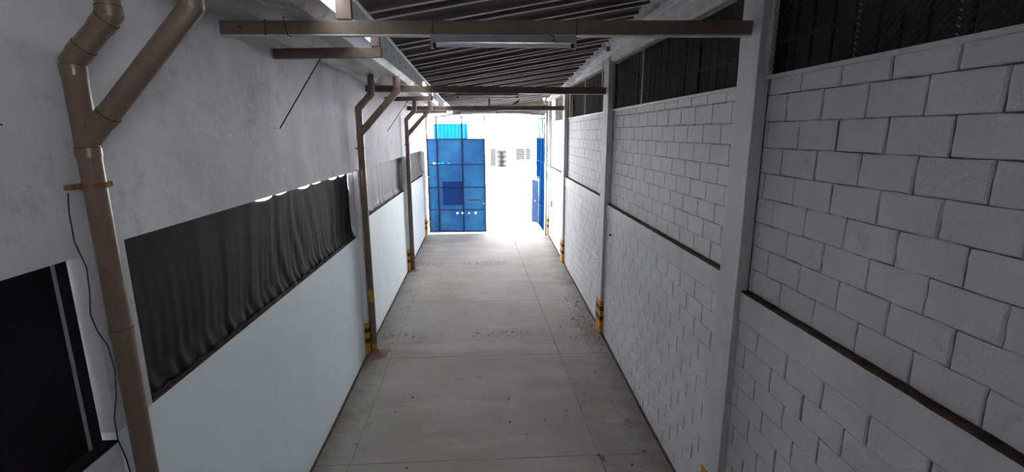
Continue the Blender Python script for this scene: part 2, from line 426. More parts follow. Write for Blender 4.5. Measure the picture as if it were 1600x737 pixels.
# dirt and rubble lying on the ledges
for i, (a, b, zt, zl) in enumerate(BAYS[:3]):
    m = MB()
    for k in range(int((b - max(a, .5)) * 60)):
        y = random.uniform(max(a, .5), b); x = random.uniform(XR + .002, XU - .004); r = random.uniform(.003, .010)
        vs = [(x + random.uniform(-r, r), y + random.uniform(-r, r) * 1.5, zl + random.uniform(0, r)) for _ in range(3)]
        vs = [(x - r, y - r, zl - .002), (x + r, y - r * .6, zl - .002), (x + r * .6, y + r, zl - .002), (x - r * .6, y + r * .8, zl - .002), (x, y, zl + r)]
        m.add(vs, [(0, 1, 4), (1, 2, 4), (2, 3, 4), (3, 0, 4)])
    o = m.build('ledge_grit', M['dirt'])
    tag(o, ['dark reddish grit lying along the nearest wall ledge', 'dark grit along the ledge beyond the big white column',
            'dark grit along the ledge of the farther block bay'][i], 'grit', kind='stuff')

# ------------------------------------------------------------------ ring beam above the mesh openings
m = MB()
yy = [Y0, -2, 0, 2, 4, 6.4, 9.4, 11.5, 13.1, 15, YG]
for i in range(len(yy) - 1):
    y0, y1 = yy[i], yy[i + 1]
    zb0 = 5.13 if y0 < 13 else 5.02; zb1 = 5.13 if y1 <= 13.1 and y0 < 13 else 5.02
    t0, t1 = roofz(2.2, y0) + .14, roofz(2.2, y1) + .14
    xs = (2.17, 2.42)
    m.add([(xs[0], y0, zb0), (xs[1], y0, zb0), (xs[1], y1, zb1), (xs[0], y1, zb1), (xs[0], y0, t0), (xs[1], y0, t0), (xs[1], y1, t1), (xs[0], y1, t1)],
          [(0, 3, 2, 1), (4, 5, 6, 7), (0, 1, 5, 4), (1, 2, 6, 5), (2, 3, 7, 6), (3, 0, 4, 7)])
    # inner lip with shadow line
    m.add([(2.14, y0, zb0 + .14), (2.17, y0, zb0 + .14), (2.17, y1, zb1 + .14), (2.14, y1, zb1 + .14), (2.14, y0, zb0 + .30), (2.17, y0, zb0 + .30), (2.17, y1, zb1 + .30), (2.14, y1, zb1 + .30)],
          [(0, 3, 2, 1), (4, 5, 6, 7), (0, 1, 5, 4), (1, 2, 6, 5), (2, 3, 7, 6), (3, 0, 4, 7)])
struct(m.build('trim_7', M['column']))

# mortar scallops that close the roof sheet ends onto the ring beam
m = MB(); y = 1.0; 
while y < 16.6:
    w = random.uniform(.22, .34)
    zt = roofz(2.15, y + w / 2) - .005; zb = zt - random.uniform(.10, .14)
    seg = 6
    pts = [(2.10 - .03 * math.sin(math.pi * k / seg), y + w * k / seg, zb + .05 * (1 - math.sin(math.pi * k / seg))) for k in range(seg + 1)]
    b0 = len(m.v)
    for p in pts: m.v += [(2.20, p[1], p[2]), (p[0], p[1], p[2]), (2.06, p[1], zt)]
    for k in range(seg):
        q = b0 + k * 3
        m.f += [(q, q + 1, q + 4, q + 3), (q + 1, q + 2, q + 5, q + 4)]
    y += w
struct(m.build('trim_8', M['column']))

# ------------------------------------------------------------------ ceiling (ribbed fibre-cement sheets, ribs across the lane)
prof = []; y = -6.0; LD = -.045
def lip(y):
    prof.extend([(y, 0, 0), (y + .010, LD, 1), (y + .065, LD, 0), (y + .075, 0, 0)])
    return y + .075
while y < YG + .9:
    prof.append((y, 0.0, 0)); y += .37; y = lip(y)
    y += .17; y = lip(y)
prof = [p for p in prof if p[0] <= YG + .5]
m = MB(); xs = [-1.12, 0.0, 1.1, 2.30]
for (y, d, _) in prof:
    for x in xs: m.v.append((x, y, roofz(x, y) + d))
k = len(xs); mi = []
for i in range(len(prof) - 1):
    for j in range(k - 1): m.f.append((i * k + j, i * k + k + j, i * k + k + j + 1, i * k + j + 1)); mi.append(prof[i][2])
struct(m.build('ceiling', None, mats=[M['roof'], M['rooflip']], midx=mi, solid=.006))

# ------------------------------------------------------------------ windows: wire mesh openings along the right wall
def mesh_window(idx, y0, y1, z0, z1, backmat, bars):
    f = MB(); s = .022
    x = XU - .015
    f.box(x - .02, x + .02, y0, y1, z0 - .006, z0 + s); f.box(x - .02, x + .02, y0, y1, z1 - s, z1 + .004)
    f.box(x - .02, x + .02, y0, y0 + s, z0, z1); f.box(x - .02, x + .02, y1 - s, y1, z0, z1)
    w = f.build('window_%d' % idx, M['flange'] if idx > 1 else M['column']); struct(w)
    for by in bars:
        b = MB(); b.box(x - .012, x + .012, by - .012, by + .012, z0, z1); b.build('mullion', M['flange'], w)
    # diamond wire mesh
    q = MB(); st = .05; H = z1 - z0; r = .0016
    n = int((y1 - y0 + H) / st)
    for i in range(n):
        for sgn in (1, -1):
            if sgn > 0: ya = y0 - H + i * st; A = (ya, z0); B = (ya + H, z1)
            else: ya = y0 + i * st; A = (ya, z0); B = (ya - H, z1)
            (p, pz), (e, ez) = A, B
            # clip to y0..y1
            if p > e: (p, pz), (e, ez) = (e, ez), (p, pz)
            if e <= y0 or p >= y1: continue
            sl = (ez - pz) / (e - p)
            if p < y0: pz += sl * (y0 - p); p = y0
            if e > y1: ez -= sl * (e - y1); e = y1
            if e - p < .01: continue
            xo = x + .003 * sgn
            q.tube([(xo, p, pz), (xo, e, ez)], r, 3, False)
    q.build('wire_mesh', M['wire'], w)
    # vertical board cladding just behind the mesh
    b = MB(); y = y0
    while y < y1:
        ww = random.uniform(.16, .24); yb = min(y + ww, y1)
        for zz in (z0 - .03,):
            b.box(XU + .10 + random.uniform(0, .02), XU + .13, y, yb - .03, zz, z1 + .05)
        y += ww
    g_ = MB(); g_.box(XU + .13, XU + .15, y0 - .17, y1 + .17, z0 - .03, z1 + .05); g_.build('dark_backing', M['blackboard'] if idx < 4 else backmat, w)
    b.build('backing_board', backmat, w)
    for zz in (z0 + .27, z0 + .55):
        if idx <= 2:
            c = MB(); c.box(XU + .085, XU + .10, y0, y1, zz, zz + .03); c.build('batten', M['planks'], w)
    return w
w1 = mesh_window(1, -2.0, 3.86, 4.35, 5.13, M['void'], [])
w2 = mesh_window(2, 4.17, 8.58, 4.31, 5.13, M['void'], [7.0])
w3 = mesh_window(3, 8.93, 13.25, 4.30, 5.13, M['planks'], [11.0])
w4 = mesh_window(4, 13.60, 16.62, 4.28, 5.02, M['khaki'], [])  # far backing coloured khaki, its brighter hazy tone painted in
# pale lacing stitched down the nearest mesh
for yl in (2.95, 2.30):
    l = MB(); z = 4.38
    while z < 5.1:
        l.tube([(XU - .024, yl - .008, z), (XU - .024, yl + .008, z + .012)], .004, 5); z += .036
    l.build('lacing', M['lacing'], w1)

# ------------------------------------------------------------------ columns
def hazard(t, x_front, x_wall, y0, y1, zb, h=.66):
    """yellow and black bands painted round a column's foot"""
    fr = [(0, .40, 'yellow'), (.40, .53, 'stripe_black'), (.53, .70, 'yellow'), (.70, .83, 'stripe_black'), (.83, 1, 'yellow')]
    e = .003; s = -1 if x_front < x_wall else 1
    for a, b, mt in fr:
        m = MB(); m.box(x_front + s * e, x_wall, y0 - e, y1 + e, zb + a * h, zb + b * h)
        o = m.build('painted_band', M[mt], t)
        o['label'] = 'yellow painted band' if mt == 'yellow' else 'black painted band'
RC = [(3.86, 4.17, 'big white concrete column nearest on the right, between the two largest block bays'),
      (8.58, 8.93, 'white concrete column with yellow black foot, second on the right wall'),
      (13.25, 13.60, 'white concrete column with yellow black foot, third on the right wall'),
      (16.62, 16.92, 'white concrete column with yellow black foot beside the open gate leaf')]
for i, (a, b, lab) in enumerate(RC):
    zf = fz(a); zt = roofz(2.2, a) - .03
    t = thing('concrete_column', (2.2, (a + b) / 2, zf), lab, 'column')
    m = MB(); n = 24
    xa, xb = 2.14, XR + .045
    for k in range(n + 1):
        z = zf - .02 + (zt - zf) * k / n
        for (x, y) in ((xb, a), (xa, a), (xa, b), (xb, b)):
            m.v.append((x + (random.uniform(-.003, .003) if x == xa else 0), y + random.uniform(-.003, .003), z))
    for k in range(n):
        for e in range(4): m.f.append((k * 4 + e, k * 4 + (e + 1) % 4, k * 4 + 4 + (e + 1) % 4, k * 4 + 4 + e))
    m.f.append((4 * n, 4 * n + 1, 4 * n + 2, 4 * n + 3))
    m.build('shaft', M['column'], t, bevel=.006)
    hazard(t, xa, XR + .02, a, b, zf)
    if i in (1, 2):   # rusty steel ends sticking out on top
        r = MB(); r.box(2.09, 2.14, a - .01, a + .06, zt - .16, zt - .02); r.build('rusty_plate', M['rust'], t)
LC = [(7.95, 8.32, 'white pillar with yellow black foot behind the second downpipe on the left'),
      (12.70, 13.08, 'white pillar with yellow black foot behind the third downpipe on the left'),
      (16.60, 16.88, 'narrow white pillar with yellow foot that carries the blue gate leaf')]
for i, (a, b, lab) in enumerate(LC):
    zf = fz(a)
    t = thing('wall_pillar', (-2.1, (a + b) / 2, zf), lab, 'pillar')
    m = MB(); n = 30; xa = -2.07
    zt = 3.37
    for k in range(n + 1):
        z = zf - .02 + (zt - zf) * k / n
        for (x, y) in ((XL - .02, a), (xa, a), (xa, b), (XL - .02, b)):
            m.v.append((x + (random.uniform(-.004, .004) if x == xa else 0), y + 0, z))
    for k in range(n):
        for e in range(4): m.f.append((k * 4 + (e + 1) % 4, k * 4 + e, k * 4 + 4 + e, k * 4 + 4 + (e + 1) % 4))
    m.f.append((4 * n + 3, 4 * n + 2, 4 * n + 1, 4 * n))
    m.build('shaft', M['column'], t, bevel=.008)
    hazard(t, xa, XL + .001, a, b, zf, .62)

# ------------------------------------------------------------------ shade cloths in the left openings
def tarp(y0, y1, z0, z1, mat, lab, seed, amp=.03, curl=0.0, sag=0.0):
    rnd = random.Random(seed); m = MB()
    ny, nz = int((y1 - y0) / .03), 34
    ph = [rnd.uniform(0, 6.28) for _ in range(8)]
    for j in range(nz + 1):
        v = j / nz
        for i in range(ny + 1):
            u = i / ny; y = y0 + (y1 - y0) * u
            s = u ** 1.1; L = y1 - y0
            w = y + .10 * math.sin(3.1 * v + 1.7 * y + ph[4])
            d = amp * (.15 + .85 * s) * (.35 + .65 * v) * (math.sin(17 * w + 2.3 * math.sin(1.9 * w + ph[0])) + .6 * math.sin(29 * w + 1.9 * math.sin(2.7 * w + ph[1])))
            d *= .35 + .65 * abs(math.sin(.9 * y + ph[5]))
            d += amp * 1.3 * (1 - s) * math.sin(2.3 * y + 3.2 * v + ph[2]) * math.sin(2.0 * v + .8 * y + ph[3])
            d += amp * .25 * math.sin(53 * y + 4 * math.sin(3 * v + y)) * v
            hook = abs(math.sin((y - y0) * math.pi / .57)) ** .5 if sag else 0
            z = z1 + .01 - sag * (hook + .1) * min(1, max(0, (u - .12) * 3)) * (.75 + .25 * math.sin(5.3 * y)) * (1 - v) - (z1 - z0) * v
            x = XL - .10 + d
            if v > .86: x += .05 * ((v - .86) / .14) ** 1.5 + .010 * math.sin(38 * y + ph[7]) * (v - .86) / .14
            x = min(x, XL - .012)
            if curl and u > .7 and v > .55: x += curl * (u - .7) * (v - .55) * 3; z += curl * .9 * (u - .7) * (v - .55) * 4
            m.v.append((x, y, z))
    for j in range(nz):
        for i in range(ny):
            a = j * (ny + 1) + i; m.f.append((a, a + 1, a + ny + 2, a + ny + 1))
    o = m.build('shade_cloth', mat, smooth=True, solid=.003); o.data.set_sharp_from_angle(angle=3.14)
    return tag(o, lab, 'cloth')
tarp(2.905, 7.945, 2.262, 3.325, M['tarp'], 'long black shade cloth filling the wall opening between nearest and second downpipes', 3, .012, sag=.058)
tarp(8.355, 12.715, 2.462, 3.345, M['tarp_mid'], 'faded black shade cloth in the wall opening between second and third downpipes', 5, .012)
tarp(13.125, 16.545, 2.53, 3.365, M['tarp_grey'], 'grey shade cloth with curled corner in the opening nearest the gate', 9, .012, curl=.25)
# lumpy black hem on the sill of the long opening
def hem(y0, y1, z, seed, lab):
    rnd = random.Random(seed); m = MB(); pts = []; rr = []
    n = int((y1 - y0) / .06)
    for i in range(n + 1):
        y = y0 + (y1 - y0) * i / n
        pts.append((XL - .034 + rnd.uniform(-.010, .012), y, z + .012 + rnd.uniform(-.003, .006))); rr.append(rnd.uniform(.006, .022))
    m.tube(pts, rr, 8)
    tag(m.build('rolled_hem', M['tarp'], smooth=True), lab, 'rope')
hem(2.95, 7.9, 2.26, 1, 'lumpy black rolled edge lying on the sill under the long black cloth')
hem(8.4, 12.68, 2.46, 2, 'lumpy black rolled edge lying on the sill under the faded cloth')
# boards added behind the cloths to stop light leaks, and dirt on the sills
for i, (a, b, z0, z1) in enumerate(OPEN[1:]):
    m = MB(); m.box(XL - LT - .02, XL - LT + .004, a - .05, b + .05, z0 - .05, z1 - (.16 if i == 0 else -.05))
    struct(m.build('window_%d' % (5 + i), M['void']))
    m = MB(); m.box(XL - LT + .01, XL - .004, a + .001, b - .001, z0, z0 + .006)
    struct(m.build('trim_%d' % (9 + i), M['dirt']))
# near opening: black board set back, with an edge strip
o = thing('shutter_panel', (XL - .09, 0, 2.2), 'black recessed panel filling the opening at the lower left corner', 'panel')
m = MB(); m.box(XL - .11, XL - .09, -2.99, 2.596, 2.216, 3.306); m.build('board', M['blackboard'], o)
m = MB(); m.box(XL - .09, XL - .080, 2.500, 2.514, 2.216, 3.30); m.build('edge_strip', M['fixture'], o)
m = MB(); m.box(XL - .11, XL - .004, .5, 2.596, 2.203, 2.215); m.build('sill_board', M['blackboard'], o)

# ------------------------------------------------------------------ gutter of wide fibre-cement channel along the left wall
def gz(y): return interp(y, [-6, 4, 8, 12.5, 17], [4.93, 4.86, 4.815, 4.735, 4.70])
g = thing('roof_gutter', (-1.6, 4.0, gz(4)), 'wide stained fibre-cement roof gutter running along the top of the left wall', 'gutter')
prof = []
x0, x1 = XL - .03, -1.25
nn = 40
for i in range(nn + 1):
    u = i / nn; x = x0 + (x1 - x0) * u
    w = (u * 2.0) % 1.0
    z = .12 * max(0, math.cos(2 * math.pi * w)) ** 1.0 if (w < .25 or w > .75) else 0.0
    prof.append((x, z * (.9 if 0.1 < u < .9 else .7)))
m = MB(); yys = [Y0 + k * .5 for k in range(int((16.8 - Y0) / .5) + 1)]
for y in yys:
    for (x, z) in prof: m.v.append((x, y, gz(y) + z))
k = len(prof)
for j in range(len(yys) - 1):
    for i in range(k - 1): m.f.append((j * k + i, (j + 1) * k + i, (j + 1) * k + i + 1, j * k + i + 1))
m.build('channel', M['gutter'], g, smooth=True, solid=.008)
for (ya, yb, dz) in ((Y0, 3.45, .0), (4.28, 4.95, .0), (5.25, 8.75, .12), (10.5, 13.2, .12), (14.0, 16.7, .1)):
    m = MB(); vs = []
    for y in (ya, yb):
        vs += [(-1.075, y, gz(y) - dz), (-1.063, y, gz(y) - dz), (-1.063, y, roofz(-1.06, y) - .012), (-1.075, y, roofz(-1.06, y) - .012)]
    m.add(vs, [(0, 1, 2, 3), (7, 6, 5, 4), (0, 4, 5, 1), (1, 5, 6, 2), (2, 6, 7, 3), (3, 7, 4, 0)])
    if ya < 0:
        m.add([(-1.26, ya, gz(ya) - .004), (-1.07, ya, gz(ya) - .004), (-1.07, 3.45, gz(3.45) - .004), (-1.26, 3.45, gz(3.45) - .004),
               (-1.26, ya, gz(ya) + .004), (-1.07, ya, gz(ya) + .004), (-1.07, 3.45, gz(3.45) + .004), (-1.26, 3.45, gz(3.45) + .004)],
              [(0, 3, 2, 1), (4, 5, 6, 7), (0, 1, 5, 4), (1, 2, 6, 5), (2, 3, 7, 6), (3, 0, 4, 7)])
    o = m.build('side_flashing', M['galv'], g); o['label'] = 'pale galvanised side sheet'
for y in [5.6 + .45 * k for k in range(7)]:
    m = MB(); m.tube([(-1.064, y, gz(y) - .02), (-1.056, y, gz(y) - .02)], .009, 8); m.build('rivet', M['black'], g)
# bright pipe along the roof edge
m = MB(); m.tube([(-1.035, y, roofz(-1.05, y) - .075) for y in (0, 2, 4, 6, 8, 10, 12, 14, 16.6)], .017, 8)
tag(m.build('conduit', M['white'], smooth=True), 'thin white conduit running along the left edge of the ribbed roof', 'pipe')

# ------------------------------------------------------------------ cross beams
def beam(name, L, R, w, h, lab, cat='beam', group=None, joints=(), lip=True, bolt=None):
    L = Vector(L); R = Vector(R); mid = (L + R) / 2
    t = thing(name, mid, lab, cat, group)
    m = MB(); m.bar(L, R, w, h); m.build('web', M['beige'], t, bevel=.004)
    if lip:
        m = MB(); m.bar(L + Vector((0, .012, -h / 2 - .005)), R + Vector((0, .012, -h / 2 - .005)), w + .02, .010)  # flange of the same beam, its lit look put into the colour
        o = m.build('bottom_flange', M['flange'], t); o['label'] = 'bottom flange tinted as lit'
    d = (R - L)
    for f in joints:
        p = L + d * f; m = MB(); m.bar(p - d.normalized() * .006, p + d.normalized() * .006, w + .012, h + .012); m.build('joint_strap', M['pipe_joint'], t)
    if bolt:
        p = L + d.normalized() * bolt; m = MB(); m.tube([p + Vector((0, -w / 2 - .014, 0)), p + Vector((0, -w / 2, 0))], .010, 6); m.build('bolt', M['black'], t)
    return t
B1 = beam('cross_beam', (XL, 4.33, 4.785), (2.139, 4.02, 4.755), .06, .105, 'beige steel beam nearest the camera spanning from left wall to big white column',
          joints=(.088, .405, .675), bolt=.17)
B2 = beam('cross_beam', (XL, 9.20, 4.73), (2.139, 8.76, 4.66), .06, .11, 'brown steel beam crossing above the second white column',
          joints=(.44,), bolt=.25)
B3 = beam('cross_beam', (XL, 13.9, 4.615), (2.139, 13.42, 4.59), .06, .11, 'tan steel beam farthest along, on which the pigeon stands')
S1 = beam('bracket_beam', (XL, 5.33, 4.735), (-1.03, 5.2, 4.735), .055, .10, 'short beige beam under the gutter just behind the nearest cross beam', lip=False)
S2 = beam('bracket_beam', (XL, 10.9, 4.66), (-1.08, 10.4, 4.64), .055, .09, 'short beige beam under the gutter just behind the second cross beam', lip=False)
S3 = beam('bracket_beam', (XL, 15.0, 4.56), (-1.12, 14.6, 4.56), .055, .09, 'short tan beam under the gutter close to the gate', lip=False)
# posts carrying the roof edge, standing on the beams
for (x, y, zb, w, lab) in ((-1.125, 4.26, 4.84, .125, 'short beige post standing on the nearest cross beam'),
                           (-1.085, 5.2, 4.787, .09, 'short beige post standing on the nearest bracket beam'),
                           (-1.20, 9.05, 4.775, .10, 'short brown post standing on the second cross beam'),
                           (-1.12, 10.42, 4.69, .08, 'short brown post standing on the second bracket beam'),
                           (-1.22, 13.75, 4.67, .09, 'short post standing on the farthest cross beam')):
    m = MB(); zt = roofz(x, y) - .005 if x > -1.12 else roofz(-1.1, y) + .05
    m.box(x - w / 2, x + w / 2, y - .03, y + .03, zb, zt)
    tag(m.build('roof_post', M['beige'], bevel=.004), lab, 'post')
m = MB(); m.box(.10, .14, 13.42, 13.46, 4.65, roofz(.1, 13.4) - .03)
tag(m.build('roof_post', M['beige'], bevel=.003), 'thin post between farthest cross beam and the roof, mid lane', 'post')
# diagonal brace rods
for (a, b, lab) in (((XL, 5.28, 3.99), (-1.66, 5.27, 4.69), 'thin dark brace rod from left wall up to the nearest bracket beam'),
                    ((XL, 10.95, 3.98), (-1.62, 10.68, 4.61), 'thin brace rod from left wall up to the second bracket beam')):
    m = MB(); m.tube([a, b], .007, 8); tag(m.build('brace_rod', M['cable'], smooth=True), lab, 'rod')

# ------------------------------------------------------------------ fluorescent fixtures under the beams
def fixture(x0, x1, y, z, h, lab):
    t = thing('fluorescent_light', ((x0 + x1) / 2, y, z), lab, 'light')
    m = MB(); m.box(x0, x1, y - .035, y + .035, z - h, z); m.build('housing', M['fixture'], t, bevel=.004)
    m = MB(); m.add([(x0 + .03, y - .085, z - h + .003), (x1 - .03, y - .085, z - h + .003), (x1 - .03, y - .035, z - h + .028), (x0 + .03, y - .035, z - h + .028)], [(0, 1, 2, 3), (3, 2, 1, 0)])
    m = MB(); m.tube([(x0 + .045, y - .02, z - h - .022), (x1 - .045, y - .02, z - h - .022)], .016, 12)
    m.build('fluorescent_tube', M['tubeglass'], t, smooth=True)
    for x in (x0, x1):
        s = 1 if x == x0 else -1
        m = MB(); m.box(x, x + s * .02, y - .04, y + .03, z - h - .045, z - h + .002); m.build('end_bracket', M['fixture'], t)
        m = MB(); m.tube([(x + s * .02, y - .02, z - h - .022), (x + s * .045, y - .02, z - h - .022)], .019, 12); m.build('lamp_holder', M['black'], t)
    return t
f1 = fixture(-.42, .74, 4.09, 4.700, .058, 'fluorescent light fixture hanging under the nearest cross beam')
m = MB(); m.tube([(.52, 4.045, 4.70), (.56, 4.04, 4.68), (.55, 4.045, 4.655), (.58, 4.045, 4.642)], .004, 6); m.build('loose_wire', M['cable'], f1)
f2 = fixture(-.50, .60, 8.83, 4.625, .05, 'fluorescent light fixture hanging under the second cross beam')
f3 = fixture(-.70, .35, 13.52, 4.535, .04, 'fluorescent light fixture hanging under the farthest cross beam')
# ragged dark wire tie over the nearest beam
m = MB(); m.tube([(-1.62, 4.24, 4.93), (-1.60, 4.235, 4.84), (-1.585, 4.25, 4.72), (-1.555, 4.25, 4.705)], .004, 6)
tag(m.build('wire_tie', M['cable']), 'short dark wire looped over the left part of the nearest cross beam', 'wire')

# ------------------------------------------------------------------ downpipes
def downpipe(y, zf, zt, lab, r=.054, bands=False, clamp=True, zsh=0.0, x=-2.013):
    t = thing('downpipe', (x, y, zf), lab, 'downpipe')
    zA, zB = 4.30 + zsh, 3.90 + zsh
    m = MB(); m.tube([(x, y, zf), (x, y, zA), (x + .22, y, zA + .22), (x + .22, y, zt)], r, 20); m.build('main_pipe', M['pipe'], t, smooth=True)
    m = MB(); m.tube([(x, y, zB), (x + .62, y, zB + .66), (x + .62, y, zt)], r, 20); m.build('branch_pipe', M['pipe'], t, smooth=True)
    rings = [((x, y, zB - .03), (0, 0, 1)), ((x, y, zA - .02), (0, 0, 1)), ((x + .07, y, zA + .07), (1, 0, 1)), ((x + .22, y, zA + .26), (0, 0, 1)),
             ((x + .13, y, zB + .138), (.62, 0, .66)), ((x + .62, y, zB + .70), (0, 0, 1)), ((x, y, 2.86 + zsh), (0, 0, 1)), ((x + .20, y, zA + .20), (1, 0, 1))]
    for (p, d) in rings:
        p = Vector(p); d = Vector(d).normalized()
        m = MB(); m.tube([p - d * .05, p], r + .004, 20); m.build('socket', M['pipe'], t, smooth=True)
        m = MB(); m.tube([p, p + d * .004], r + .0045, 20); m.build('joint_line', M['pipe_joint'], t, smooth=True)
    if clamp:
        zc = 3.66 + zsh
        m = MB(); m.tube([(x, y, zc), (x, y, zc + .028)], r + .008, 20)
        m.box(x - .055, x - .02, y - r - .075, y - r + .02, zc, zc + .028); m.box(x + .0, x + .03, y + r - .01, y + r + .03, zc, zc + .028)
        c = m.build('clamp', M['rust'], t, smooth=True); c['label'] = 'rusty steel clamp'
        m = MB(); m.tube([(x - .04, y - r - .05, zc + .014), (x - .02, y - r - .06, zc + .014)], .009, 6); m.build('screw', M['black'], c)
    if bands:
        for (a, b) in ((.98, 1.2), (.08, .2)):
            m = MB(); m.tube([(x, y, zf + a), (x, y, zf + b)], r + .003, 20); o = m.build('tape_band', M['yellowband'], t, smooth=True); o['label'] = 'dull yellow tape band'
    return t
downpipe(2.69, 0.0, 4.93, 'large beige forked downpipe nearest the camera on the left wall', x=-2.083)
downpipe(8.06, .12, 4.85, 'beige forked downpipe with yellow bands, second along the left wall', bands=True, zsh=.03)
downpipe(12.82, .28, 4.78, 'beige forked downpipe farthest along the left wall near the gate', zsh=-.02)
# dangling cable beside the nearest downpipe
m = MB(); cp = []
for (px, z) in ((-2.045, 3.65), (-2.05, 3.55), (-2.06, 3.40), (-2.05, 3.25), (-2.058, 3.12), (-2.06, 3.0), (-2.05, 2.9), (-2.035, 2.8), (-2.03, 2.65), (-2.04, 2.5), (-2.05, 2.38), (-2.045, 2.25), (-2.035, 2.1), (-2.03, 1.9)):
    cp.append((px, z))
wob = [0, -.01, .0, .03, .03, .01, .02, .05, .06, .05, .02, .01, .03, .04]
m.tube([(x - .06, 2.54 + w, z) for (x, z), w in zip(cp, wob)], .0035, 6)
tag(m.build('hanging_cable', M['cable']), 'thin black cable dangling beside the nearest downpipe', 'cable')
m = MB(); m.tube([(-2.136, 2.16, 4.07), (-2.12, 2.24, 4.02), (-2.136, 2.31, 3.98)], .0035, 6)
tag(m.build('loose_wire', M['cable']), 'short thin dark wire on the upper left wall left of the nearest downpipe', 'wire')

# reddish sand heaps at the pipe feet
for (x, y, r, h, lab) in ((-1.98, 8.03, .26, .10, 'reddish sand heap at the foot of the second downpipe'),
                          (-1.99, 12.8, .17, .05, 'small dark dirt heap at the foot of the third downpipe')):
    m = MB(); n = 24; zf = fz(y); m.v.append((x, y, zf + h)); rings = 5; rn = random.Random(int(y * 9))
    ra = [1 + rn.uniform(-.2, .2) for _ in range(n)]
    for k in range(1, rings + 1):
        for i in range(n):
            a = 2 * math.pi * i / n; rr = r * k / rings * (1 + (ra[i] - 1) * k / rings)
            xx = max(x + rr * math.cos(a), XL + .001); yy_ = y + rr * math.sin(a) * 1.1
            m.v.append((xx, yy_, fz(yy_) - .004 + h * (.5 + .5 * math.cos(math.pi * k / rings)) + rn.uniform(-.004, .004) * (k < rings)))
    for i in range(n): m.f.append((0, 1 + i, 1 + (i + 1) % n))
    for k in range(rings - 1):
        for i in range(n):
            a = 1 + k * n + i; b = 1 + k * n + (i + 1) % n; m.f.append((a, a + n, b + n, b))
    tag(m.build('sand_heap', M['sand'], smooth=True), lab, 'heap')

# ------------------------------------------------------------------ conduit on the right ring beam
m = MB()
m.tube([(2.125, y, z) for y, z in ((1.5, 5.36), (3.0, 5.36), (4.6, 5.355), (6.2, 5.34), (7.4, 5.30), (8.2, 5.26), (8.44, 5.22))] + [(2.10, 8.86, 5.17), (2.095, 8.87, 5.0), (2.095, 8.87, 4.72)], .013, 8)
tag(m.build('conduit', M['white'], smooth=True), 'white conduit clipped along the right roof beam, turning down at the second column', 'pipe')
m = MB(); m.tube([(2.13, 9.0, 5.23), (2.13, 10.0, 5.20), (2.13, 11, 5.24), (2.13, 12.0, 5.20), (2.13, 13.0, 5.18)], .008, 6)
tag(m.build('conduit', M['white'], smooth=True), 'thin white cable along the roof beam between second and third columns', 'pipe')
m = MB(); m.tube([(2.19, 8.22, 2.17), (2.165, 8.22, 2.17)], .022, 12); m.tube([(2.165, 8.22, 2.17), (2.158, 8.22, 2.17)], .012, 8)
tag(m.build('wall_anchor', M['black'], smooth=True), 'small dark anchor stub on the right wall just before the second column', 'anchor')

# ------------------------------------------------------------------ pigeon on the farthest beam
def pigeon(loc, s=1.0):
    me = bpy.data.meshes.new('pigeon')
    # x: body axis (head towards +x)
    J = [((-.17, 0, .045), .012), ((-.10, 0, .075), .026), ((-.03, 0, .10), .046), ((.03, 0, .13), .050), ((.065, 0, .175), .032), ((.078, 0, .215), .023), ((.088, 0, .238), .022)]
    me.from_pydata([tuple(c * s for c in p) for p, _ in J], [(i, i + 1) for i in range(len(J) - 1)], [])
    o = bpy.data.objects.new('pigeon', me); C.objects.link(o); o.location = loc
    md = o.modifiers.new('skin', 'SKIN')
    for v, (_, r) in zip(me.skin_vertices[0].data, J): v.radius = (r * s, r * s * .9)
    me.skin_vertices[0].data[2].use_root = True
    sb = o.modifiers.new('sub', 'SUBSURF'); sb.levels = 2; sb.render_levels = 2
    me.materials.append(M['bird'])
    tag(o, 'dark pigeon standing on the farthest cross beam', 'bird')
    def part(nm, mb, mat): 
        return mb.build(nm, mat, o, smooth=True)
    L = Vector(loc)
    w = lambda x, y, z: L + Vector((x, y, z)) * s
    m = MB(); m.tube([w(.108, 0, .240), w(.132, 0, .232)], [.007 * s, .002 * s], 8); part('beak', m, M['beak'])
    m = MB(); m.bar(w(-.15, 0, .052), w(-.27, 0, .018), .05 * s, .008 * s); part('tail', m, M['bird'])
    for sy in (-1, 1):
        m = MB(); m.tube([w(.045, sy * .044, .135), w(-.03, sy * .052, .105), w(-.12, sy * .03, .065), w(-.19, sy * .012, .045)], [.022 * s, .032 * s, .018 * s, .004 * s], 10); part('wing', m, M['bird'])
        m = MB(); m.tube([w(0, sy * .02, .075), w(.008, sy * .02, .004)], .0045 * s, 6); m.tube([w(-.012, sy * .02, .003), w(.035, sy * .02, .003)], .004 * s, 6); part('foot', m, M['beak'])
    return o
pg = pigeon((.86, 13.40, 4.647), .78)

# ------------------------------------------------------------------ lintel above the gate and header clutter
m = MB(); nb = 14
x0, x1 = -2.14, 2.25
vs = []
for i in range(nb + 1):
    x = x0 + (x1 - x0) * i / nb; xt = max(x, -1.1)
    vs += [(x, YG, 4.57), (x, YG, roofz(xt, YG) + .03), (x, YG + .06, 4.57), (x, YG + .06, roofz(xt, YG) + .03)]
fs = []
for i in range(nb):
    a = i * 4; fs += [(a, a + 4, a + 5, a + 1), (a + 2, a + 3, a + 7, a + 6), (a, a + 2, a + 6, a + 4), (a + 1, a + 5, a + 7, a + 3)]
m.add(vs, fs)
struct(m.build('wall_front', M['khaki']))
t = thing('rolled_awning', (0, 16.7, 4.6), 'long sagging grey cloth roll hung across the top of the gateway', 'awning')
m = MB(); m.tube([(-1.55, 16.75, 4.50), (-1.1, 16.72, 4.565), (-.6, 16.72, 4.60), (0, 16.72, 4.62), (.7, 16.72, 4.625), (1.3, 16.72, 4.60), (1.7, 16.75, 4.56), (2.05, 16.78, 4.53)], [.02, .05, .055, .055, .055, .05, .045, .03], 12)
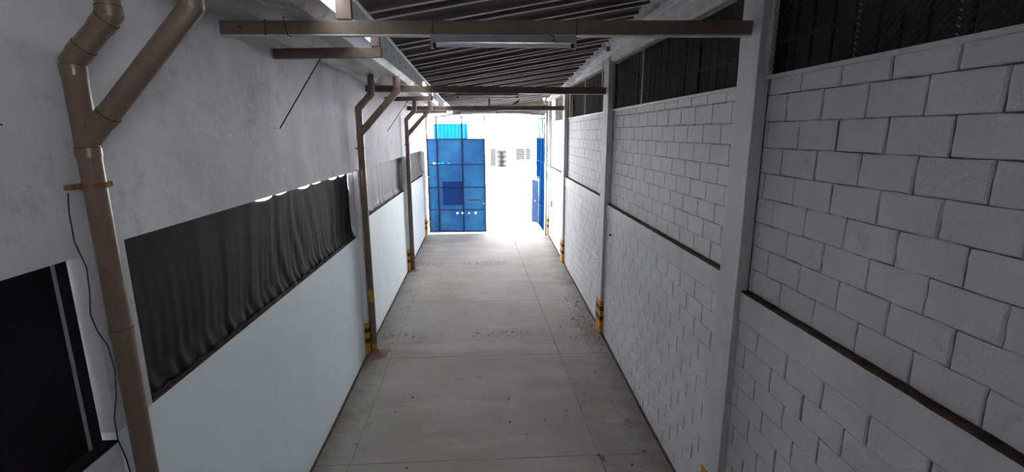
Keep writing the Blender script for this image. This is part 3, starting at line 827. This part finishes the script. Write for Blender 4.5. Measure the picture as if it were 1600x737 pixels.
m.build('cloth_roll', M['fixture'], t, smooth=True)
m = MB(); m.bar((-1.2, 16.72, 4.665), (1.9, 16.72, 4.665), .03, .03); m.build('rod', M['gate_frame'], t)

# ------------------------------------------------------------------ gate
def leaf(t, O, ux, W, H, zb, solid_to, thick=.03, wicket=False):
    """gate leaf: O hinge corner, ux unit direction along the leaf"""
    O = Vector(O); ux = Vector(ux).normalized(); up_ = Vector((0, 0, 1)); nrm = ux.cross(up_)
    def P(a, z, d=0): return O + ux * a + up_ * (z - O.z) + nrm * d
    def slab(m, a0, a1, z0, z1, d0, d1):
        vs = [P(a0, z0, d0), P(a1, z0, d0), P(a1, z0, d1), P(a0, z0, d1), P(a0, z1, d0), P(a1, z1, d0), P(a1, z1, d1), P(a0, z1, d1)]
        m.add(vs, [(0, 3, 2, 1), (4, 5, 6, 7), (0, 1, 5, 4), (1, 2, 6, 5), (2, 3, 7, 6), (3, 0, 4, 7)])
    return P, slab
# left leaf, shut
GX0, GX1, GZ0, GZ1, GS = -2.03, 0.0, .475, 4.50, 3.74
GY = 16.98
t = thing('gate_leaf', (GX0, GY, GZ0), 'shut blue sheet metal gate leaf with open bars along its top', 'gate')
# sheet with punched holes: built from strips around the holes
m = MB()
holes = [(x, x + .05, 1.135, 1.185) for x in (-.98 - .07, -.98 + .12, -.98 + .36, -.98 + .58)]
slits = [(-1.80, -1.56, 2.90, 2.935), (-1.53, -1.44, 2.895, 2.94), (-1.32, -1.24, 2.90, 2.935)]
rects = [(GX0, GX1, GZ0, 1.135), (GX0, GX1, 1.185, 2.895), (GX0, GX1, 2.94, GS)]
def strip(z0, z1, cuts):
    x = GX0
    for (a, b) in cuts: rects.append((x, a, z0, z1)); x = b
    rects.append((x, GX1, z0, z1))
strip(1.135, 1.185, [(h[0], h[1] - (.025 if i == 2 else 0)) for i, h in enumerate(holes)])
strip(2.895, 2.94, [(s[0], s[1]) for s in slits])
for (a, b, z0, z1) in rects: m.box(a, b, GY, GY + .004, z0, z1)
m.build('sheet', M['gate'], t)
m = MB()
for (a, b, z0, z1) in ((-1.52, -.82, 1.45, 2.28),): m.box(a, b, GY - .003, GY, z0, z1)
o = m.build('patch_plate', M['gate_dark'], t); o['label'] = 'darker blue square patch'
fr = MB()
for (a, b) in ((GX0, GX0 + .05), (GX1 - .045, GX1)): fr.box(a, b, GY - .035, GY + .0, GZ0, GZ1)
for z in (GZ0, GZ1 - .04): fr.box(GX0, GX1, GY - .034, GY + .001, z, z + .045)
fr.build('frame', M['gate_frame'], t)
for x in (-1.66, -.80):
    q = MB(); q.box(x - .028, x + .028, GY - .032, GY, GZ0 + .04, GZ1 - .04); q.build('stile', M['gate'] if x < -5 else M['gate_frame'] , t)
for z in (2.87, 2.07, 1.28):
    q = MB(); q.box(GX0 + .05, GX1 - .045, GY - .02, GY, z - .012, z + .012); q.build('rail', M['gate_frame'], t)
q = MB(); q.box(GX0 + .05, GX1 - .045, GY - .03, GY, GS - .02, GS + .015); q.build('rail', M['gate_frame'], t)
for i in range(17):
    x = GX0 + .05 + (i + .5) * (GX1 - GX0 - .1) / 17
    q = MB(); q.tube([(x, GY - .012, GS), (x, GY - .012, GZ1 - .03)], .0045, 6); o = q.build('bar', M['gate_frame'], t)
q = MB(); q.box(-.72, -.18, GY - .005, GY - .001, 1.60, 1.63); q.box(-.62, -.25, GY - .006, GY - .001, 1.63, 1.645); q.build('rust_streak', M['rust'], t)
q = MB(); q.box(-.12, -.05, GY - .06, GY - .03, 1.47, 1.54); q.build('latch', M['galv'], t)
for z in (2.40, .82):
    q = MB(); q.tube([(GX0 - .03, GY - .03, z), (GX0 - .03, GY - .03, z + .10)], .022, 10); q.box(GX0 - .09, GX0 + .06, GY - .05, GY - .036, z + .03, z + .07); q.build('hinge', M['galv'], t)
# right leaf, swung out into the street; carries a small wicket door
t = thing('gate_leaf', (2.10, 17.06, .47), 'open blue gate leaf swung out to the street on the right', 'gate')
O = Vector((2.08, 17.06, .47)); ux = Vector((-.04, 2.1, 0)).normalized()
P, slab = leaf(t, O, ux, 2.1, 4.0, .47, 3.74)
q = MB(); slab(q, 0, 2.1, 2.25, 3.74, 0, .004); slab(q, 0, 1.15, .5, 2.25, 0, .004); q.build('sheet', M['gate_dimmed'], t)
q = MB()
for a in (0, .52, 1.15, 1.62, 2.06): slab(q, a, a + .045, .47, 4.48, -.04, 0)
for z in (.47, 1.28, 2.2, 2.87, 3.72, 4.44): slab(q, 0, 2.1, z, z + .04, -.035, .0)
q.build('frame', M['gate_dimmed'], t)
for i in range(15):
    q = MB(); a = .07 + i * .14; p0, p1 = P(a, 3.75, -.01), P(a, 4.45, -.01); q.tube([p0, p1], .0045, 6); q.build('bar', M['gate_frame'], t)
# wicket door ajar
q = MB(); A = P(2.05, .52, -.05); d = Vector((-.30, -.30, 0))
A = Vector((2.02, 18.3, .52)); B_ = A + Vector((-.24, .30, 0)); 
vs = [A, B_, B_ + Vector((0, 0, 1.68)), A + Vector((0, 0, 1.62)), A + Vector((0, .03, 0)), B_ + Vector((0, .03, 0)), B_ + Vector((0, .03, 1.68)), A + Vector((0, .03, 1.62))]
q.add(vs, [(0, 1, 2, 3), (7, 6, 5, 4), (0, 4, 5, 1), (1, 5, 6, 2), (2, 6, 7, 3), (3, 7, 4, 0)])
wd = q.build('wicket_door', M['gate_light'], t); wd['label'] = 'pale blue small door standing ajar'
q = MB(); q.tube([A + Vector((-.12, .14, .85)), A + Vector((-.14, .12, .85))], .02, 8); q.build('door_knob', M['galv'], wd)

# gate post, cable and box on the right
m = MB(); m.tube([(2.07, 16.45, fz(16.45)), (2.07, 16.45, 4.95)], .030, 10)
m.tube([(2.04, 16.43, 4.5), (2.05, 16.42, 4.0), (2.10, 16.42, 3.4), (2.08, 16.42, 3.0), (2.13, 16.44, 2.7), (2.07, 16.42, 2.2), (2.05, 16.42, 1.6)], .012, 6)
tag(m.build('gate_pipe', M['greenpost'], smooth=True), 'dull green vertical pipe with cable beside the open gate leaf', 'pipe')
t = thing('switch_box', (2.19, 15.95, 1.55), 'small white electrical box on the right wall close to the gate', 'box')
m = MB(); m.box(2.13, 2.195, 15.85, 16.0, 1.50, 1.72); m.build('case', M['white'], t, bevel=.006)
m = MB(); m.box(2.122, 2.131, 15.90, 15.95, 1.58, 1.64); m.build('switch', M['fixture'], t)
# small lit lamp in the top right corner of the gateway
t = thing('wall_lamp', (1.98, 16.3, 4.95), 'small glowing white lamp at the top right corner of the gateway', 'lamp')
m = MB()
for i in range(9):
    pass
m.tube([(1.93, 16.2, 4.97), (1.93, 16.2, 5.0), (1.93, 16.2, 5.04), (1.93, 16.2, 5.08), (1.93, 16.2, 5.10)], [.02, .035, .045, .035, .012], 12); m.build('bulb', M['bulb'], t, smooth=True)
m = MB(); m.tube([(1.93, 16.2, 4.97), (1.93, 16.2, 4.86)], .025, 10); m.tube([(1.93, 16.2, 4.88), (2.06, 16.4, 4.86)], .012, 8); m.build('holder', M['white'], t, smooth=True)

# ------------------------------------------------------------------ floor litter
rnd = random.Random(21)
def chip(m, x, y, r, h):
    if x < -1.6 and (abs(y - 8.05) < .36 or abs(y - 12.8) < .25): return
    n = rnd.randint(4, 6); a0 = rnd.uniform(0, 6.28); z = fz(y) - .001; b = len(m.v)
    el = rnd.uniform(.4, 1.0); an = rnd.uniform(0, 3.14)
    for lv, s_ in ((0, 1), (h, .65)):
        for i in range(n):
            a = a0 + 6.283 * i / n; rr = r * s_ * rnd.uniform(.75, 1.2); u, v = rr * math.cos(a), rr * el * math.sin(a)
            m.v.append((x + u * math.cos(an) - v * math.sin(an), y + u * math.sin(an) + v * math.cos(an), z + lv))
    for i in range(n): m.f.append((b + i, b + (i + 1) % n, b + n + (i + 1) % n, b + n + i))
    m.f.append(tuple(b + n + i for i in range(n)))
m = MB()
for _ in range(950):
    side = rnd.random(); y = rnd.uniform(3.5, 16)
    if side < .33: x = XL + .04 + abs(rnd.gauss(0, .22))
    elif side < .78: x = XR - .05 - abs(rnd.gauss(0, .24))
    else: x = rnd.uniform(-2, 2.1)
    if not (XL + .03 < x < XR - .04): continue
    chip(m, x, y, rnd.uniform(.006, .018) * (1.25 if rnd.random() < .2 else .8), rnd.uniform(.004, .011))
for _ in range(230):
    y = rnd.gauss(8.9, .45) if rnd.random() < .7 else rnd.gauss(10.0, .35)
    x = XR - .07 - abs(rnd.gauss(0, .20))
    chip(m, x, y, rnd.uniform(.010, .036), rnd.uniform(.006, .018))
for _ in range(120):
    chip(m, rnd.uniform(-1.1, 1.5), rnd.gauss(8.7, .09), rnd.uniform(.005, .012), .006)
for _ in range(60):
    chip(m, rnd.uniform(-1.95, -1.65), rnd.gauss(8.3, .25), rnd.uniform(.006, .018), .008)
tag(m.build('paint_chips', M['chips']), 'scattered white paint and plaster chips along both edges of the concrete floor', 'debris', kind='stuff')
# individual larger stones
spots = [(-1.60, 5.55), (-1.72, 5.62), (-1.80, 5.0), (-1.86, 6.05), (-1.35, 6.3), (-1.15, 6.65), (.30, 6.55), (.28, 5.98), (1.10, 6.2), (.78, 6.02), (1.36, 5.25), (1.40, 5.2), (1.92, 5.95), (1.82, 6.4), (1.45, 6.6), (1.95, 5.3), (1.72, 5.05), (-1.0, 5.15), (.5, 5.7), (1.75, 7.2)]
for i, (x, y) in enumerate(spots):
    mm = MB(); rnd2 = random.Random(i); r = rnd2.uniform(.014, .024); z = fz(y)
    n = 7
    for lv, s_ in ((0, .75), (.35, 1.05), (.75, .9), (1.1, .4)):
        for k in range(n):
            a = 6.283 * k / n; q = r * s_ * rnd2.uniform(.85, 1.15); mm.v.append((x + q * math.cos(a), y + q * math.sin(a), z - .001 + r * lv))
    for lv in range(3):
        for k in range(n): mm.f.append((lv * n + k, lv * n + (k + 1) % n, (lv + 1) * n + (k + 1) % n, (lv + 1) * n + k))
    mm.f.append(tuple(3 * n + k for k in range(n)))
    tag(mm.build('pebble', M['pebble'] if i % 3 else M['chips'], smooth=True), 'small grey pebble lying on the near stretch of concrete floor', 'pebble', 'pebbles on the near floor')

# ------------------------------------------------------------------ across the street
t = thing('street_building', (4, 36, .43), 'sunlit white building with louvred windows across the street', 'building')
m = MB(); m.box(-14, 20, 36, 40, .43, 3.05); m.build('wall', M['facade'], t)
m = MB(); m.box(-14.2, 20.2, 35.7, 40.2, 3.05, 3.12); m.build('roof_edge', M['facade'], t)
def louver(x0, x1, z0, z1, n):
    w = MB(); w.box(x0, x1, 35.985, 36.0, z0, z1); f = w.build('window', M['louver'], t)
    s = MB(); h = (z1 - z0) / n
    for i in range(n):
        s.box(x0 + .03, x1 - .03, 35.93, 35.985, z0 + h * i + h * .45, z0 + h * (i + 1) - h * .05)
    s.build('louver_slats', M['slat'], f)
louver(.35, .75, 1.5, 2.82, 9); louver(.85, 1.55, 1.45, 2.82, 4)
louver(2.25, 2.90, 1.95, 2.82, 7); louver(2.95, 3.35, 1.95, 2.82, 7)
louver(3.75, 4.4, 1.6, 2.82, 6)
t = thing('blue_shed', (-1.9, 27, .43), 'bright blue corrugated metal shed across the street', 'shed')
m = MB(); n = 9; x0, x1 = -2.80, -1.03
for i in range(n):
    a = x0 + (x1 - x0) * i / n; b = x0 + (x1 - x0) * (i + 1) / n
    m.box(a, b - .035, 26.97, 27.0, .43, 4.42)
m.box(x0, x1, 27.0, 29.0, .43, 4.44); m.build('corrugated_wall', M['bluesheet'], t)
m = MB(); m.box(x0 - .05, x1 + .05, 26.9, 29.1, 4.44, 4.48); m.build('roof', M['facade'], t)
m = MB(); m.tube([(-3.25, 27.5, .43), (-3.28, 27.5, 7.5)], [.16, .12], 12)
tag(m.build('street_post', M['polemat'], smooth=True), 'sun-bleached post beside the blue shed across the street', 'post')
